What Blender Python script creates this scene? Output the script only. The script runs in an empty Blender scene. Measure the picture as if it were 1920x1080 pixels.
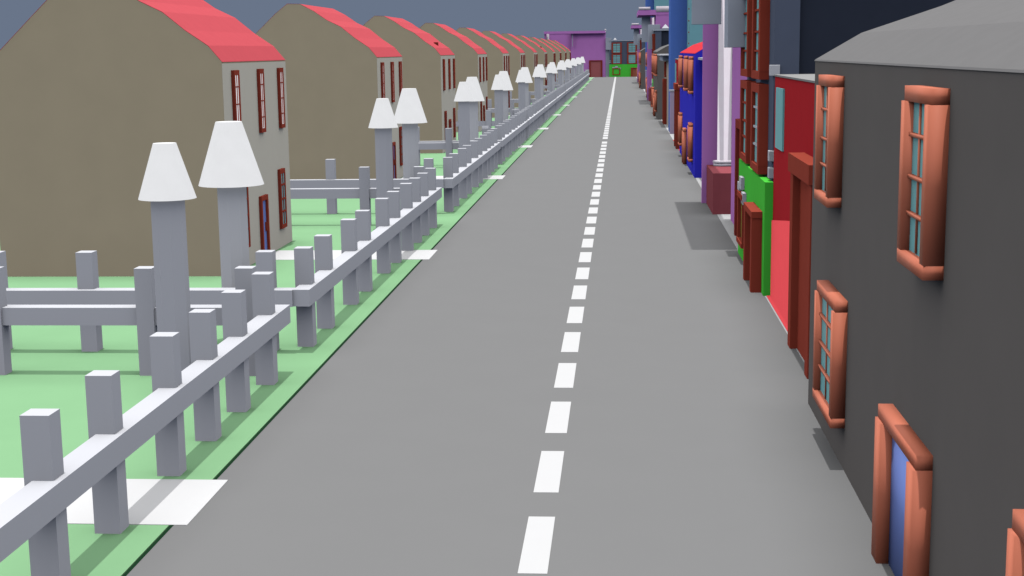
import bpy, bmesh, math
from mathutils import Vector, Matrix

S = bpy.context.scene
COL = S.collection
PI = math.pi

# ------------------------------------------------------------------ materials
def lin(c):
    return tuple(((v/255)/12.92 if v/255 <= .04045 else ((v/255+.055)/1.055)**2.4) for v in c)

MATS = {}
def mat(name, rgb, rough=.85, var=.03, scale=3.0, emit=0, metallic=0, spec=.04):
    """matt paint, its tone wandering by a few per cent through a noise"""
    if name in MATS: return MATS[name]
    m = bpy.data.materials.new(name); m.use_nodes = True
    nt = m.node_tree; b = nt.nodes['Principled BSDF']
    b.inputs['Roughness'].default_value = rough
    b.inputs['Metallic'].default_value = metallic
    b.inputs['Specular IOR Level'].default_value = spec
    tc = nt.nodes.new('ShaderNodeTexCoord'); n = nt.nodes.new('ShaderNodeTexNoise')
    n.inputs['Scale'].default_value = scale; n.inputs['Detail'].default_value = 3
    nt.links.new(tc.outputs['Object'], n.inputs['Vector'])
    r = nt.nodes.new('ShaderNodeValToRGB')
    r.color_ramp.elements[0].position = .3; r.color_ramp.elements[1].position = .7
    r.color_ramp.elements[0].color = (*[max(0, c*(1-var)) for c in rgb], 1)
    r.color_ramp.elements[1].color = (*[min(1, c*(1+var)) for c in rgb], 1)
    nt.links.new(n.outputs['Fac'], r.inputs['Fac'])
    nt.links.new(r.outputs['Color'], b.inputs['Base Color'])
    if emit:
        b.inputs['Emission Color'].default_value = (1, 1, 1, 1)
        b.inputs['Emission Strength'].default_value = emit
    MATS[name] = m
    return m

WHITE   = mat('white_paint', (.79, .80, .85), var=.004)
LITWHITE= mat('lit_white_paint', (.95, .96, .99), var=.004)  # lit copy of the white paint, brightness put into the colour
LITBEIGE   = mat('lit_beige_render', (1.0, .94, .79), var=.01)  # paler beige, light on the road-facing fronts put into the colour
LITRED  = mat('lit_red_render', (.90, .09, .105), var=.02)  # brighter red, light at the wall's foot put into the colour
PATHM   = mat('white_path_paint', (.88, .88, .88), var=.003)
GRASS   = mat('grass', (.315, .60, .315), var=.02, scale=.6)
EDGE    = mat('dark_turf_edge_unlit', (.012, .05, .02))  # shade on the lawn's side face, painted as dark green
ROAD    = mat('asphalt', (.272, .272, .272), var=.008, scale=.8)
LINE    = mat('road_paint', (.80, .80, .80), var=.004)
PAVE    = mat('pale_paving', (.62, .62, .62))
BEIGE   = mat('beige_render', (.70, .60, .41), var=.02, scale=1.0)
ROOFRED = mat('red_roof', (.77, .115, .14), var=.02)
MAROON  = mat('maroon_wood', (.50, .085, .052), var=.03)
SALMON  = mat('salmon_wood', (.97, .29, .17), var=.01, rough=.6, spec=.25)
GLASS   = mat('teal_glass', (.34, .78, .80), rough=.5)
GLOWPANE   = mat('glowing_white_pane', (.85, .82, .84), emit=.5)  # white upper panes given a glow of their own
DOORBLUE= mat('blue_door', (.27, .40, 1.0), rough=.6, spec=.3)
SHADE   = mat('lamp_shade', (.80, .80, .80), emit=.33)
GREY    = mat('dark_grey_render', (.235, .215, .20), var=.02, scale=1)
ROOFGREY= mat('grey_roof', (.245, .24, .24), var=.02)
RED     = mat('red_render', (.72, .03, .04), var=.02)
FLATROOF= mat('pale_flat_roof', (.40, .40, .39))
GREEN   = mat('green_paint', (.13, .92, .09), var=.02)
STEEL   = mat('slate_blue_render', (.16, .19, .27), var=.02)
BLACKB  = mat('blue_black_render', (.05, .06, .09), var=.02)
PURPLE  = mat('purple_render', (.84, .33, .88), var=.02, scale=1)
PLINTH  = mat('maroon_stone', (.42, .10, .12))
PINKW   = mat('pinkish_white_plaster', (1.0, .90, .98))
SIGNG   = mat('grey_sign_panel', (.60, .65, .75), var=.02)
BLUE    = mat('royal_blue_render', (.065, .06, .93), var=.02)
ROOFR2  = mat('bright_red_roof', (.88, .055, .075), var=.02)
TBLUE   = mat('tower_blue_render', (.14, .29, .85), var=.02)
TEAL    = mat('tower_teal_render', (.30, .65, .73), var=.02)
LILAC   = mat('lilac_render', (.7, .55, .75))
TAN     = mat('tan_render', (.75, .62, .48), var=.02)
DARKB   = mat('dark_brown_wood', (.40, .06, .045))
DOORBR  = mat('brown_door', (.55, .18, .10))
DOORPK  = mat('dusty_red_door', (.62, .19, .19))
WALLPK  = mat('grey_green_render', (.12, .13, .11), var=.02)

# ------------------------------------------------------------------ helpers
class MB:
    """collects boxes and prisms; build() links them as ONE mesh object"""
    def __init__(s): s.bm = bmesh.new()
    def box(s, x0, x1, y0, y1, z0, z1):
        v = [s.bm.verts.new(p) for p in ((x0,y0,z0),(x1,y0,z0),(x1,y1,z0),(x0,y1,z0),(x0,y0,z1),(x1,y0,z1),(x1,y1,z1),(x0,y1,z1))]
        for f in ((3,2,1,0),(4,5,6,7),(0,1,5,4),(1,2,6,5),(2,3,7,6),(3,0,4,7)): s.bm.faces.new([v[i] for i in f])
        return s
    def prism_u(s, prof, u0, u1):
        """profile of (y,z) points run along x from u0 to u1"""
        a = [s.bm.verts.new((u0, y, z)) for y, z in prof]; b = [s.bm.verts.new((u1, y, z)) for y, z in prof]
        n = len(prof)
        s.bm.faces.new(a); s.bm.faces.new(b[::-1])
        for i in range(n): s.bm.faces.new([a[i], b[i], b[(i+1) % n], a[(i+1) % n]])
        return s
    def prism_v(s, prof, y0, y1):
        """profile of (x,z) points run along y"""
        a = [s.bm.verts.new((x, y0, z)) for x, z in prof]; b = [s.bm.verts.new((x, y1, z)) for x, z in prof]
        n = len(prof)
        s.bm.faces.new(a); s.bm.faces.new(b[::-1])
        for i in range(n): s.bm.faces.new([a[i], b[i], b[(i+1) % n], a[(i+1) % n]])
        return s
    def lathe(s, cx, cy, rings, n=8, ph=0, caps=True):
        R = []
        for r, z in rings:
            R.append([s.bm.verts.new((cx+r*math.cos(ph+2*PI*k/n), cy+r*math.sin(ph+2*PI*k/n), z)) for k in range(n)])
        for a, b in zip(R[:-1], R[1:]):
            for k in range(n): s.bm.faces.new([a[k], a[(k+1) % n], b[(k+1) % n], b[k]])
        if caps: s.bm.faces.new(R[0][::-1]); s.bm.faces.new(R[-1])
        return s
    def build(s, name, material, parent=None, smooth=False, bevel=0):
        bm = s.bm
        bmesh.ops.recalc_face_normals(bm, faces=bm.faces)
        if bevel: bmesh.ops.bevel(bm, geom=list(bm.edges), offset=bevel, segments=1, affect='EDGES')
        me = bpy.data.meshes.new(name); bm.to_mesh(me); bm.free()
        me.materials.append(material)
        if smooth:
            for p in me.polygons: p.use_smooth = True
        o = bpy.data.objects.new(name, me); COL.objects.link(o)
        if parent: o.parent = parent
        return o

def tag(o, label, cat, group=None, kind=None):
    if label: o['label'] = label
    if cat: o['category'] = cat
    if group: o['group'] = group
    if kind: o['kind'] = kind
    return o

def empty(name, loc=(0, 0, 0), rz=0):
    o = bpy.data.objects.new(name, None); COL.objects.link(o)
    o.location = loc; o.rotation_euler = (0, 0, rz); o.empty_display_size = .5
    return o

def place(o, loc, rz=0): o.location = loc; o.rotation_euler = (0, 0, rz); return o

def copy_tree(o, parent=None):
    c = o.copy(); COL.objects.link(c); c.parent = parent
    for ch in [k for k in bpy.data.objects if k.parent == o]: copy_tree(ch, c)
    return c

def structure(o): o['kind'] = 'structure'; return o

# ------------------------------------------------------------------ the setting
END = 323.0
structure(MB().box(-700, 700, -60, 1400, -.30, -.02).build('ground', GRASS))
structure(MB().box(-60, -5.84, -10, END, -.02, 0).build('lawn', GRASS))
structure(MB().box(-5.82, -5.775, -10, END, -.02, .003).build('lawn_edge_unlit_strip', EDGE))  # flat dark strip added for the lawn's unlit side
structure(MB().box(-5.775, 3.53, -10, END+.5, -.019, 0).build('road', ROAD))
structure(MB().box(3.53, 30, -10, END+.5, -.019, .004).build('pavement', PAVE))
structure(MB().box(-60, -5.775, END, END+40, -.019, 0).build('end_pavement', PAVE))

m = MB()
y = 15.725
k = 0
ys = []
while y < 93: ys.append((y-2.07, y)); y += 3.083
y = 97.66
while y < END: ys.append((y, y)); y += 2.965
def zl(y0, y1, mm=m): mm.box(-1.197, -.851, y0, y1, -.001, .004)
for a, b in ys:
    if a != b:
        # a-b here was measured from the near edge of each dash
        zl(b+.02, b+2.07)
    else:
        L = 2.25 if a < 150 else 2.6
        zl(a, min(a+L, END))
structure(m.build('road_marking', LINE))

# paths: (far edge y, near edge y)
PATHS = [(17.30, 19.26), (41.03, 43.04), (67.40, 69.40), (89.70, 91.75), (110.5, 112.7), (134.3, 136.4), (158.1, 160.2),
         (186.0, 188.3), (209.9, 212.2), (235.2, 237.4), (260.4, 262.7), (289.6, 292.0), (313.6, 316.5)]
for a, b in PATHS:
    structure(MB().box(-10.60, -5.60, a, b, -.001, .007).build('path', PATHM))

# ------------------------------------------------------------------ joinery, built in a wall's own axes:
# x along the wall, -y out of the wall, z up
def window(par, u0, u1, z0, z1, p=.1, w=.13, hd=.14, smooth=False, glass=GLASS, vm=(.5,), hm=(.22, .5, .75), frame=MAROON, bar=None, barm=None, sill_out=.0, pj=None, rec=.02, vt=.05):
    pj = pj if pj is not None else p
    m = MB()
    e = .008
    m.box(u0, u0+w, -pj, .02, z0+hd*.9, z1-hd+.001)
    m.box(u1-w, u1, -pj, .02, z0+hd*.9, z1-hd+.001)
    m.box(u0+e, u1-e, -p, .02, z1-hd, z1)
    fr = m.build('window', frame, par, smooth=smooth)
    b = MB()
    po = p-rec
    t = min(.05, vt+.01)
    for q in vm:
        c = u0+w+(u1-u0-2*w)*q
        b.box(c-vt/2, c+vt/2, -po-.022, -po+.01, z0+hd, z1-hd)
    for q in hm:
        c = z1-hd-(z1-z0-2*hd)*q
        b.box(u0+w, u1-w, -po-.026-rec*.3, -po+.012, c-t/2, c+t/2)
    b.build('glazing_bar', barm or frame, fr, smooth=smooth)
    MB().box(u0+e, u1-e, -p-sill_out, .02, z0, z0+hd*.9).build('sill', frame, fr, smooth=smooth)
    MB().box(u0+w*.5, u1-w*.5, -po, .01, z0+hd*.5, z1-hd*.5).build('pane', glass, fr)
    return fr

def door(par, u0, u1, z1, p=.1, w=.13, hd=.14, smooth=False, leaf=DOORBLUE, frame=MAROON, pj=None, handle=True, leaf_smooth=False, header_over=.0):
    pj = pj if pj is not None else p
    m = MB()
    e = .008 - header_over
    m.box(u0, u0+w, -pj, .02, 0, z1-hd+.001)
    m.box(u1-w, u1, -pj, .02, 0, z1-hd+.001)
    m.box(u0+e, u1-e, -p, .02, z1-hd, z1)
    fr = m.build('door', frame, par, smooth=smooth)
    MB().box(u0+w-.005, u1-w+.005, -p*.35, .01, .004, z1-hd+.02).build('leaf', leaf, fr, smooth=leaf_smooth)
    if handle:
        MB().box(u1-w-.14, u1-w-.06, -p*.35-.05, -p*.35, z1*.42, z1*.56).build('handle', frame, fr)
    return fr

# ------------------------------------------------------------------ the beige houses on the left
FRONT = [(0, 0), (.35, .42), (.95, .83), (1.56, 1.33), (2.18, 1.63), (2.74, 2.02), (3.33, 2.33), (3.90, 2.35)]
BACK = [(4.45, 1.93), (5.20, 1.23), (6.15, .33), (6.50, 0)]
def gable_house(root, length, eave, sx, wallm, roofm, prof=None):
    pr = [(y*sx, eave+z) for y, z in (prof or FRONT+BACK)]
    d = pr[-1][0]
    drop = .012
    body = [(0, 0)] + [(min(max(y, 0), d), z-drop) for y, z in pr] + [(d, 0)]
    MB().prism_u(body, 0, length).build('wall', wallm, root)
    lo = [(y, z-drop+.001) for y, z in pr]
    # roof shell a little proud of the walls
    top = [(-.016, pr[0][1]-.02)] + [(y, z+.004) for y, z in pr] + [(d+.016, pr[-1][1]-.02)]
    under = [(y, z-.010) for y, z in reversed(pr)]
    MB().prism_u(top+under, -.003, length+.003).build('roof', roofm, root)

def make_beige():
    r = empty('beige_house')
    gable_house(r, 7.34, 5.84, 1.0, BEIGE, ROOFRED)
    MB().box(.003, 7.337, -.012, -.001, .004, 5.78).build('lit_front', LITBEIGE, r)  # thin added slab that carries the painted light of the front
    for a, b in ((.83, 1.40), (3.62, 4.17), (6.11, 6.66)):
        window(r, a, b, 3.72, 5.59, p=.1, w=.12, glass=GLOWPANE, vm=(.5,), vt=.022, hm=(.2, .5, .8))
    window(r, 1.12, 1.80, .58, 2.46, p=.1, w=.13)
    window(r, 5.68, 6.37, .60, 2.46, p=.1, w=.13)
    door(r, 3.24, 4.06, 1.86, p=.1, w=.13)
    return r

ORD = ['nearest', 'second', 'third', 'fourth', 'fifth', 'sixth', 'seventh', 'eighth', 'ninth', 'tenth', 'eleventh', 'farthest']
HOUSE_Y = [37.955, 62.7, 85.26, 107.84, 130.92, 154.09, 178.33, 203.1, 230.0, 254.0, 279.0, 304.5]
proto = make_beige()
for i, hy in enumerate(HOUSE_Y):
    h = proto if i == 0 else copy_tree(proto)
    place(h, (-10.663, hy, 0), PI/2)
    lab = ('nearest beige gabled house with red roof behind the white fence' if i == 0 else
           'farthest beige gabled house, last of the left row beside the purple hall' if i == 11 else
           f'{ORD[i]} beige gabled house with red roof, counted from the camera along the left row')
    if i in (2, 7):
        c = MB().box(3.1, 3.5, .55, .80, 6.25, 6.62).build('roof_vent', DARKB, h, bevel=.02)
        lab = f'{ORD[i]} beige gabled house from the camera, small brown vent box low on its red roof'
    tag(h, lab, 'house', 'beige houses in the left row')

# ------------------------------------------------------------------ fences
STARTS = [4.5, 27.92, 52.95, 75.9, 97.4, 119.6, 142.4, 167.5, 196.0, 220.0, 246.0, 272.5, 299.5]
POSTS = [.63, 2.58, 5.58, 7.49, 10.47, 12.44, 14.93, 16.80, 18.63, 20.62]
postm = None
def fence(i):
    global postm
    s = STARTS[i]
    k = 1.0 if i < 6 else min(1.25, ((STARTS[i+1] if i+1 < len(STARTS) else END-.3) - s - 1.7)/21.75)
    r = empty('garden_fence', (-6.45, s, 0))
    def post(x, y):
        global postm
        if postm is None:
            o = MB().box(0, .337, 0, .32, 0, 2.063).build('post', WHITE, r); postm = o.data
        else:
            o = bpy.data.objects.new('post', postm); COL.objects.link(o); o.parent = r
        o.location = (x+6.45, y-s, 0)
    for q in POSTS: post(-6.692, s+q*k)
    L = 21.72*k
    a, b = -6.60-(-6.45), -6.262-(-6.45)
    MB().box(a, b, .0, L, .965, 1.308).build('rail', WHITE, r)
    # returns towards the house at both ends of the plot
    left = -15.6+6.45
    MB().box(left, a-.002, -.06, .28, .965, 1.306).build('rail', WHITE, r)
    fy = L-.33
    MB().box(left, a-.002, fy+.002, fy+.34, .965, 1.306).build('rail', WHITE, r)
    for x in (-7.36, -11.10, -13.04): post(x, s+.10)
    for x in (-7.20, -9.13, -12.11): post(x, s+fy-.05)
    return r
FORD = ['near-left', 'second', 'third', 'fourth', 'fifth', 'sixth', 'seventh', 'eighth', 'ninth', 'tenth', 'eleventh', 'twelfth']
for i in range(12):
    f = fence(i)
    lab = ('white post and rail garden fence in the near left corner, cut by the frame' if i == 0 else
           'white post and rail garden fence round the front lawn of the nearest beige house' if i == 1 else
           f'white garden fence along the front of the {ORD[i-1]} beige house from the camera')
    tag(f, lab, 'fence', 'white post and rail garden fences')

# ------------------------------------------------------------------ lamps
def lamp(kind):
    r = empty('garden_lamp')
    if kind == 'small':
        MB().lathe(0, 0, [(.305, 0), (.300, 3.53)], 8, PI/8).build('pole', WHITE, r)
        MB().lathe(0, 0, [(.510, 3.495), (.202, 4.48)], 24).build('shade', SHADE, r)
    else:
        MB().lathe(0, 0, [(.312, 0), (.308, 3.40)], 8, 0).build('pole', LITWHITE, r)
        MB().lathe(0, 0, [(.672, 3.345), (.267, 4.65)], 24).build('shade', SHADE, r)
    for c in [k for k in bpy.data.objects if k.parent == r and k.name.startswith('shade')]:
        for p in c.data.polygons: p.use_smooth = len(p.vertices) == 4
        c.data.set_sharp_from_angle(angle=math.radians(40))
    return r
LA = [24.75, 48.24, 73.6, 95.05, 117.5, 140.3, 164.9, 193.0, 217.0, 243.0, 269.0, 293.5]
LB = [28.966, 54.48, 78.0, 99.2, 121.6, 145.4, 171.0, 199.3, 223.0, 249.0, 276.5, 308.0]
sm, bg = lamp('small'), lamp('big')
for i in range(12):
    a = sm if i == 0 else copy_tree(sm)
    b = bg if i == 0 else copy_tree(bg)
    place(a, (-8.05, LA[i], 0)); place(b, (-8.05, LB[i], 0))
    which = 'nearest' if i == 0 else 'farthest' if i == 11 else ORD[i]
    tail = '' if i in (0, 11) else ' from the camera'
    tag(a, f'shorter, left-hand lamp of the {which} white lamp pair{tail} behind the fence', 'lamp', 'shorter white garden lamps')
    tag(b, f'taller, wider-shaded right-hand lamp of the {which} white lamp pair{tail}', 'lamp', 'taller white garden lamps')

# ------------------------------------------------------------------ right-hand row
RR = -PI/2     # faces the road (towards -x)
def long_house(name, length, wallm, roofm, ups, lows, dr, zt=(3.70, 5.585)):
    r = empty(name)
    gable_house(r, length, 5.795, 2.1, wallm, roofm)
    for a, b in ups: window(r, a, b, zt[0], zt[1], p=.175, pj=.205, w=.19, hd=.16, smooth=True, sill_out=.03, rec=.065, vm=(.40,), vt=.03, frame=SALMON)
    for a, b in lows: window(r, a, b, .62, 2.46, p=.175, pj=.205, w=.19, hd=.16, smooth=True, sill_out=.03, rec=.065, vm=(.40,), vt=.03, frame=SALMON)
    door(r, dr[0], dr[1], 1.85, p=.17, pj=.2, w=.34, hd=.16, smooth=True, leaf_smooth=True, frame=SALMON)
    return r
gh = long_house('grey_house', 15.7, GREY, ROOFGREY, [(1.72, 3.15), (8.40, 9.76), (14.0, 15.3)], [(2.02, 3.95), (13.13, 14.9)], (7.38, 9.58))
bh = long_house('blue_house', 17.1, BLUE, ROOFR2, [(2.4, 3.7), (8.85, 10.1), (14.1, 15.4)], [(2.4, 3.7), (13.9, 15.4)], (7.5, 9.0), zt=(3.86, 5.64))

def red_hall():
    r = empty('red_building')
    W = MB()
    W.box(0, 10.7, .03, 8, 0, 5.33).build('wall', RED, r)
    # added ledged skin: light on the wall's foot put into colour and normals
    bm = bmesh.new()
    rows = [[bm.verts.new((u, y, z)) for y, z in [(-.10, .012), (0.0, .02), (0.0, h), (.035, h+.002)]] for u, h in ((0.0, 1.87), (2.9, 2.2), (5.8, 2.5), (10.7, 2.5))]
    for a, b in zip(rows[:-1], rows[1:]):
        for k in range(3): bm.faces.new([a[k], b[k], b[k+1], a[k+1]])
    g = MB(); g.bm = bm
    w = g.build('lit_foot', LITRED, r, smooth=True)
    MB().box(0, 10.7, 0, 8.1, 5.33, 5.37).build('roof', FLATROOF, r)
    MB().box(.60, 2.08, -.012, .03, 3.68, 5.08).build('window', GLASS, r)
    dr = door(r, 5.80, 8.92, 3.92, p=.30, pj=.25, w=.42, hd=.36, leaf=MAROON, header_over=.04, handle=False)
    return r
def pub():
    r = empty('green_pub')
    MB().box(0, 7.6, -.20, .0, 0, 2.79).build('shop_front', GREEN, r)
    MB().box(.02, 7.3, .002, .60, 0, 7.9).build('wall', STEEL, r)
    MB().box(.15, 7.15, .602, 9.5, 0, 7.86).build('rear_block', BLACKB, r)
    rf = MB().box(-.0, 7.4, -.12, 9.6, 7.9, 8.08).build('roof', SIGNG, r)
    MB().box(.98, 1.68, .85, 1.55, 8.081, 8.22).build('chimney', SIGNG, rf)
    MB().lathe(1.33, 1.2, [(.56, 8.222), (.02, 8.66)], 4, PI/4).build('chimney_cap', WHITE, rf)
    for c in (0, 1):
        a, b = ((.55, 2.80), (4.0, 6.2))[c]
        window(r, a, b, 5.22, 7.60, p=.24, w=.34, hd=.22, rec=.09)
        window(r, a, b, 2.86, 5.10, p=.24, w=.34, hd=.22, rec=.09, barm=WHITE if c else None)
    # blind shop window and door on the green front
    m = MB()
    e = -.2
    for x0, x1, z0, z1, p in ((.75, .98, .6, 1.80, .1), (2.25, 2.48, .6, 1.80, .1), (.75, 2.48, 1.801, 1.95, .12), (.75, 2.48, .46, .599, .12)):
        m.box(x0, x1, e-p, e-.001, z0, z1)
    m.build('blind_window', MAROON, r)
    m = MB()
    m.box(4.86, 5.2, e-.26, e-.001, 0, 1.86).box(6.76, 7.1, e-.26, e-.001, 0, 1.86).box(4.83, 7.13, e-.27, e-.002, 1.861, 2.02)
    d = m.build('door', MAROON, r)
    MB().box(5.2, 6.76, e-.08, e-.003, .003, 1.86).build('leaf', DOORBR, d)
    m = MB()
    for x0, x1, z0, z1 in ((.42, .98, 1.98, 2.32), (1.15, 1.85, 2.22, 2.60), (2.02, 2.60, 1.98, 2.32)): pass
    m = MB().box(.75, 1.25, e-.10, e-.001, 1.97, 2.20).box(1.32, 1.95, e-.10, e-.001, 2.06, 2.40).box(2.05, 2.62, e-.10, e-.001, 1.70, 2.02)
    m.build('emblem', WHITE, r)
    for x0, z0 in ((7.08, 5.33), (7.08, 3.27), (7.08, 2.86)):
        MB().box(x0, x0+.29, -.09, .14, z0, z0+.26).build('quoin', WHITE, r, bevel=.01)
    for z0 in (3.50, 3.18):
        MB().box(-.06, .40, -.08, .0, z0, z0+.12).build('quoin', WHITE, r)
    return r
def purple_hall():
    r = empty('purple_building')
    MB().box(0, .25, 0, 7, 0, 9.7).build('side_wall', PURPLE, r)
    MB().box(5.9, 13.65, .70, 7, 0, 9.7).build('wall', PURPLE, r)
    MB().box(.252, 5.898, 2.4, 7.0, 0, 9.7).build('porch_wall', PURPLE, r)
    rf = MB().box(-.02, 13.7, -1.22, .30, 9.702, 10.24).box(5.88, 13.7, .301, 7.1, 9.702, 10.24).box(-.02, 5.879, 2.3, 7.1, 9.702, 10.24).build('canopy_roof', PURPLE, r)
    MB().box(13.50, 13.73, -1.16, .10, 10.242, 10.56).build('cornice', PINKW, rf, smooth=True)
    MB().box(13.50, 13.74, .72, 7.1, 10.0, 10.62).build('cornice', PINKW, rf, smooth=True)
    MB().box(.26, 4.2, .18, 1.3, 0, 1.505).build('plinth', PLINTH, r)
    c = MB()
    c.lathe(.75, .82, [(.42, 1.507), (.42, 1.60), (.27, 1.62), (.265, 9.66), (.10, 9.70)], 32)
    c.build('column', PINKW, r, smooth=True)
    MB().lathe(.75, .82, [(.44, 1.64), (.44, 1.70), (.28, 1.72)], 20, caps=False).build('column_ring', PINKW, r)
    door_r = door(r, 9.95, 12.95, 3.76, p=.20, w=.36, hd=.26, leaf=DOORPK, frame=DARKB, handle=False)
    door_r.location = (0, .70, 0)
    MB().box(6.25, 6.37, -.74, .27, 6.82, 9.70).build('hanging_panel', SIGNG, r, bevel=.01)
    return r
def pole_sign():
    r = empty('pole_sign')
    MB().box(-.02, 1.25, 0, 1.30, 6.02, 8.64).build('sign_box', SIGNG, r, bevel=.01)
    MB().box(-.05, .73, .80, 1.50, .2, 6.02).build('pole', SIGNG, r)
    MB().box(-.06, .738, .60, 1.55, 0, .22).build('base', WHITE, r)
    return r
def tan_shop(length):
    r = empty('tan_shop')
    MB().box(0, length, .55, 7, 0, 5.46).build('wall', TAN, r)
    rf = MB().box(0, length, -.10, 7.1, 5.50, 5.60).build('roof', WHITE, r)
    MB().box(length*.1, length*.9, .1, .54, 5.10, 5.498).build('fascia', SIGNG, r)
    fr = window(r, length*.30, length*.45, 3.75, 5.0, p=.15, w=.2); fr.location = (0, .55, 0)
    d = door(r, length*.30, length*.54, 3.62, p=.28, w=.42, hd=.3, leaf=DOORBR, handle=False); d.location = (0, .55, 0)
    return r
def tower():
    r = empty('blue_tower')
    MB().box(0, 4.1, 0, 1.15, 0, 22).build('blue_block', TBLUE, r)
    t = MB().box(.0, 7.6, 1.152, 9, 0, 22).build('teal_block', TEAL, r)
    for z in (6.37, 7.12, 7.9, 8.7):
        MB().lathe(7.35, 1.15, [(.0505, z-.05), (.07, z), (.05, z+.05)], 8).build('bolt', DARKB, t)
    p = MB().box(4.102, 4.7, -.05, .5, 0, 3.02).build('pier', LILAC, r)
    MB().box(4.102, 4.75, -.10, .55, 3.021, 3.13).build('cap', WHITE, p)
    return r

XF = 3.20
def put(o, x, yfar, label, cat, group): place(o, (x, yfar, 0), RR); tag(o, label, cat, group); return o
P_red, P_pub, P_pur, P_sign, P_tower = red_hall(), pub(), purple_hall(), pole_sign(), tower()
P_tan = tan_shop(10.6)
used = set()
def take(p):
    if p.name in used: return copy_tree(p)
    used.add(p.name); return p
ROW = [
 (gh, 3.195, 23.95, 'dark grey house with salmon framed windows, nearest on the right of the road', 'house', 'grey houses'),
 (P_red, 3.66, 34.68, 'red building with tall brown door frame, between nearest grey house and green pub', 'building', 'red buildings'),
 (P_pub, 3.69, 42.30, 'nearest green fronted pub with slate blue upper floors on the right', 'pub', 'green pubs'),
 (P_sign, 3.04, 42.58, 'large grey box sign on a pole between nearest green pub and purple building', 'sign', 'pole signs'),
 (P_pur, 3.20, 56.45, 'nearest purple building with pink white column and dark plinth, right of the road', 'building', 'purple buildings'),
 (P_tan, 3.70, 67.20, 'tan shop with white flat roof, hidden between nearest purple building and royal blue house', 'shop', 'tan shops'),
 (bh, 3.49, 84.40, 'nearest royal blue house with bright red roof and salmon window frames', 'house', 'blue houses'),
 (P_red, 3.62, 96.00, 'second red building on the right, just beyond the nearest royal blue house', 'building', 'red buildings'),
 (P_tower, 3.60, 107.5, 'nearest tall tower of blue and teal blocks, rising out of the picture', 'tower', 'towers'),
 (P_tan, 3.20, 121.8, 'tan shop with white flat roof beyond the nearest blue tower', 'shop', 'tan shops'),
 (gh, 3.20, 139.85, 'second grey house along the right side, beyond the nearest blue tower', 'house', 'grey houses'),
 (P_red, 3.66, 150.55, 'third red building on the right, between second grey house and second pub', 'building', 'red buildings'),
 (P_pub, 3.69, 158.2, 'second green fronted pub on the right with small white pyramid cap on its roof', 'pub', 'green pubs'),
 (P_sign, 3.04, 158.45, 'grey box sign on a pole between second pub and second purple building', 'sign', 'pole signs'),
 (P_pur, 3.20, 172.3, 'second purple building on the right with projecting canopy over the road', 'building', 'purple buildings'),
 (bh, 3.49, 189.6, 'second royal blue house, just beyond the second purple building', 'house', 'blue houses'),
 (P_tower, 3.60, 207.2, 'second tall blue and teal tower, behind the second purple canopy', 'tower', 'towers'),
 (gh, 3.20, 236.5, 'third grey house, farthest grey house on the right side', 'house', 'grey houses'),
 (P_red, 3.66, 247.2, 'farthest red building on the right, beyond the third grey house', 'building', 'red buildings'),
 (P_pub, 3.69, 254.9, 'third green fronted pub in the right row, before the farthest canopy', 'pub', 'green pubs'),
 (P_sign, 3.04, 255.15, 'grey box sign on a pole between third pub and third purple building', 'sign', 'pole signs'),
 (P_pur, 3.20, 268.9, 'third purple building in the right row, smallest projecting canopy', 'building', 'purple buildings'),
 (bh, 3.49, 287.0, 'farthest royal blue house at the far end of the right row', 'house', 'blue houses'),
 (P_tan, 3.50, 303.0, 'farthest tan shop at the far end of the right row', 'shop', 'tan shops'),
]
for p, x, yf, lab, cat, grp in ROW:
    put(take(p), x, yf, lab, cat, grp)

# the two buildings that close the end of the road, facing the camera
e1 = copy_tree(P_pur); place(e1, (-16.9, END, 0), 0); tag(e1, 'purple building closing the left end of the road, facing the camera', 'building', 'purple buildings')
e2 = copy_tree(P_pub); place(e2, (-2.44, END, 0), 0); tag(e2, 'green pub closing the end of the road, facing the camera, framed teal windows', 'pub', 'green pubs')
e3 = copy_tree(P_sign); place(e3, (-3.18, END, 0), 0); tag(e3, 'grey box sign on a pole between the end purple building and end pub', 'sign', 'pole signs')

# ------------------------------------------------------------------ light, sky, camera
ZEN = .80; MID = .78; LOW = .20
FASTGI = True
w = bpy.data.worlds.new('World'); S.world = w; w.use_nodes = True
nt = w.node_tree
bg_ = nt.nodes['Background']
tc = nt.nodes.new('ShaderNodeTexCoord'); sp = nt.nodes.new('ShaderNodeSeparateXYZ'); rp = nt.nodes.new('ShaderNodeValToRGB')
mr = nt.nodes.new('ShaderNodeMapRange'); mr.inputs['From Min'].default_value = -1; mr.inputs['From Max'].default_value = 1
nt.links.new(tc.outputs['Generated'], sp.inputs[0]); nt.links.new(sp.outputs['Z'], mr.inputs['Value']); nt.links.new(mr.outputs['Result'], rp.inputs['Fac'])
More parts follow.
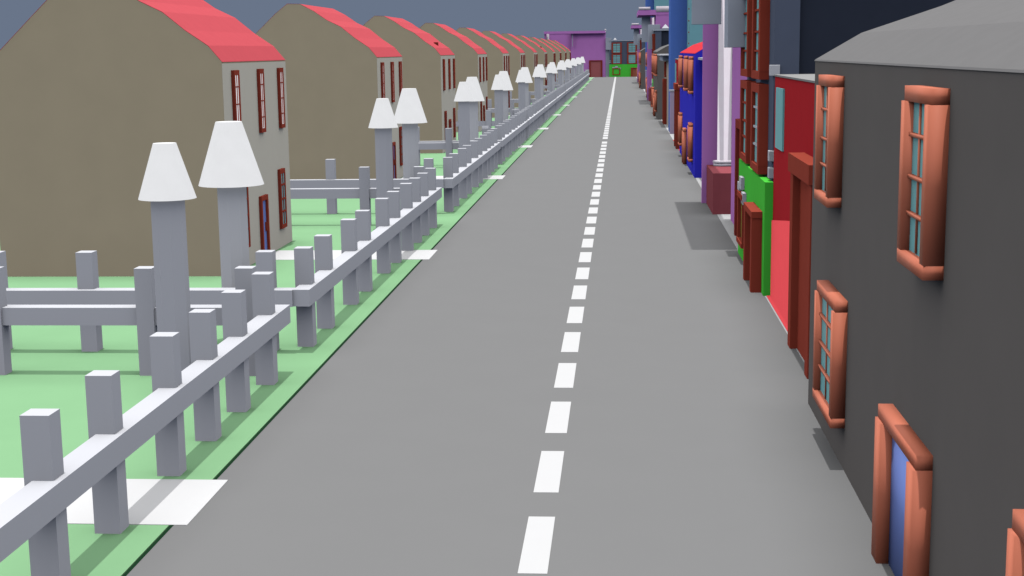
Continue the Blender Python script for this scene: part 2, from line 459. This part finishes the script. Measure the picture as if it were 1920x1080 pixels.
# an overcast sky: dull at the horizon, bright overhead; dark ground below
sl = lin((105, 117, 137))
stops = [(-.10, tuple(c*LOW for c in sl)), (-.02, sl), (.10, sl), (.45, (MID, MID*1.01, MID*1.06)), (.85, (ZEN, ZEN, ZEN))]
e = rp.color_ramp.elements
e[0].position = (stops[0][0]+1)/2; e[0].color = (*stops[0][1], 1)
e[1].position = (stops[-1][0]+1)/2; e[1].color = (*stops[-1][1], 1)
for z, c in stops[1:-1]:
    q = e.new((z+1)/2); q.color = (*c, 1)
nt.links.new(rp.outputs['Color'], bg_.inputs['Color']); bg_.inputs['Strength'].default_value = 1.0
sd = bpy.data.lights.new('sun', 'SUN'); sd.energy = 1.5; sd.angle = math.radians(.5); sd.color = (1, .99, .98)
so = bpy.data.objects.new('sun', sd); COL.objects.link(so)
# almost straight overhead, leaning one degree towards the camera's side
d = Vector((math.sin(math.radians(1.0)), math.sin(math.radians(1.0)), -1)).normalized()
so.rotation_euler = d.to_track_quat('-Z', 'Y').to_euler(); so.location = (0, 0, 60)

cd = bpy.data.cameras.new('camera'); cd.lens = 50; cd.sensor_width = 36; cd.clip_end = 3000; cd.clip_start = .1
co = bpy.data.objects.new('camera', cd); COL.objects.link(co); S.camera = co
yaw, pitch, roll = 0.07706914, 0.16493855, -0.01386912
F = Vector((-math.sin(yaw)*math.cos(pitch), math.cos(yaw)*math.cos(pitch), -math.sin(pitch)))
R0 = Vector((math.cos(yaw), math.sin(yaw), 0)); U0 = R0.cross(F)
R1 = R0*math.cos(roll)+U0*math.sin(roll); U1 = U0*math.cos(roll)-R0*math.sin(roll)
co.matrix_world = Matrix(((R1.x, U1.x, -F.x, 0), (R1.y, U1.y, -F.y, 0), (R1.z, U1.z, -F.z, 6.0), (0, 0, 0, 1)))

# quick global illumination: bounced light comes from the sky's colour beyond a few metres
if FASTGI:
    S.cycles.use_fast_gi = True; S.cycles.fast_gi_method = 'REPLACE'; S.cycles.ao_bounces = 1; S.cycles.ao_bounces_render = 1
    w.light_settings.distance = 1.5; w.light_settings.ao_factor = 1.0
S.view_settings.view_transform = 'Standard'; S.view_settings.look = 'None'
S.view_settings.exposure = 0; S.view_settings.gamma = 1
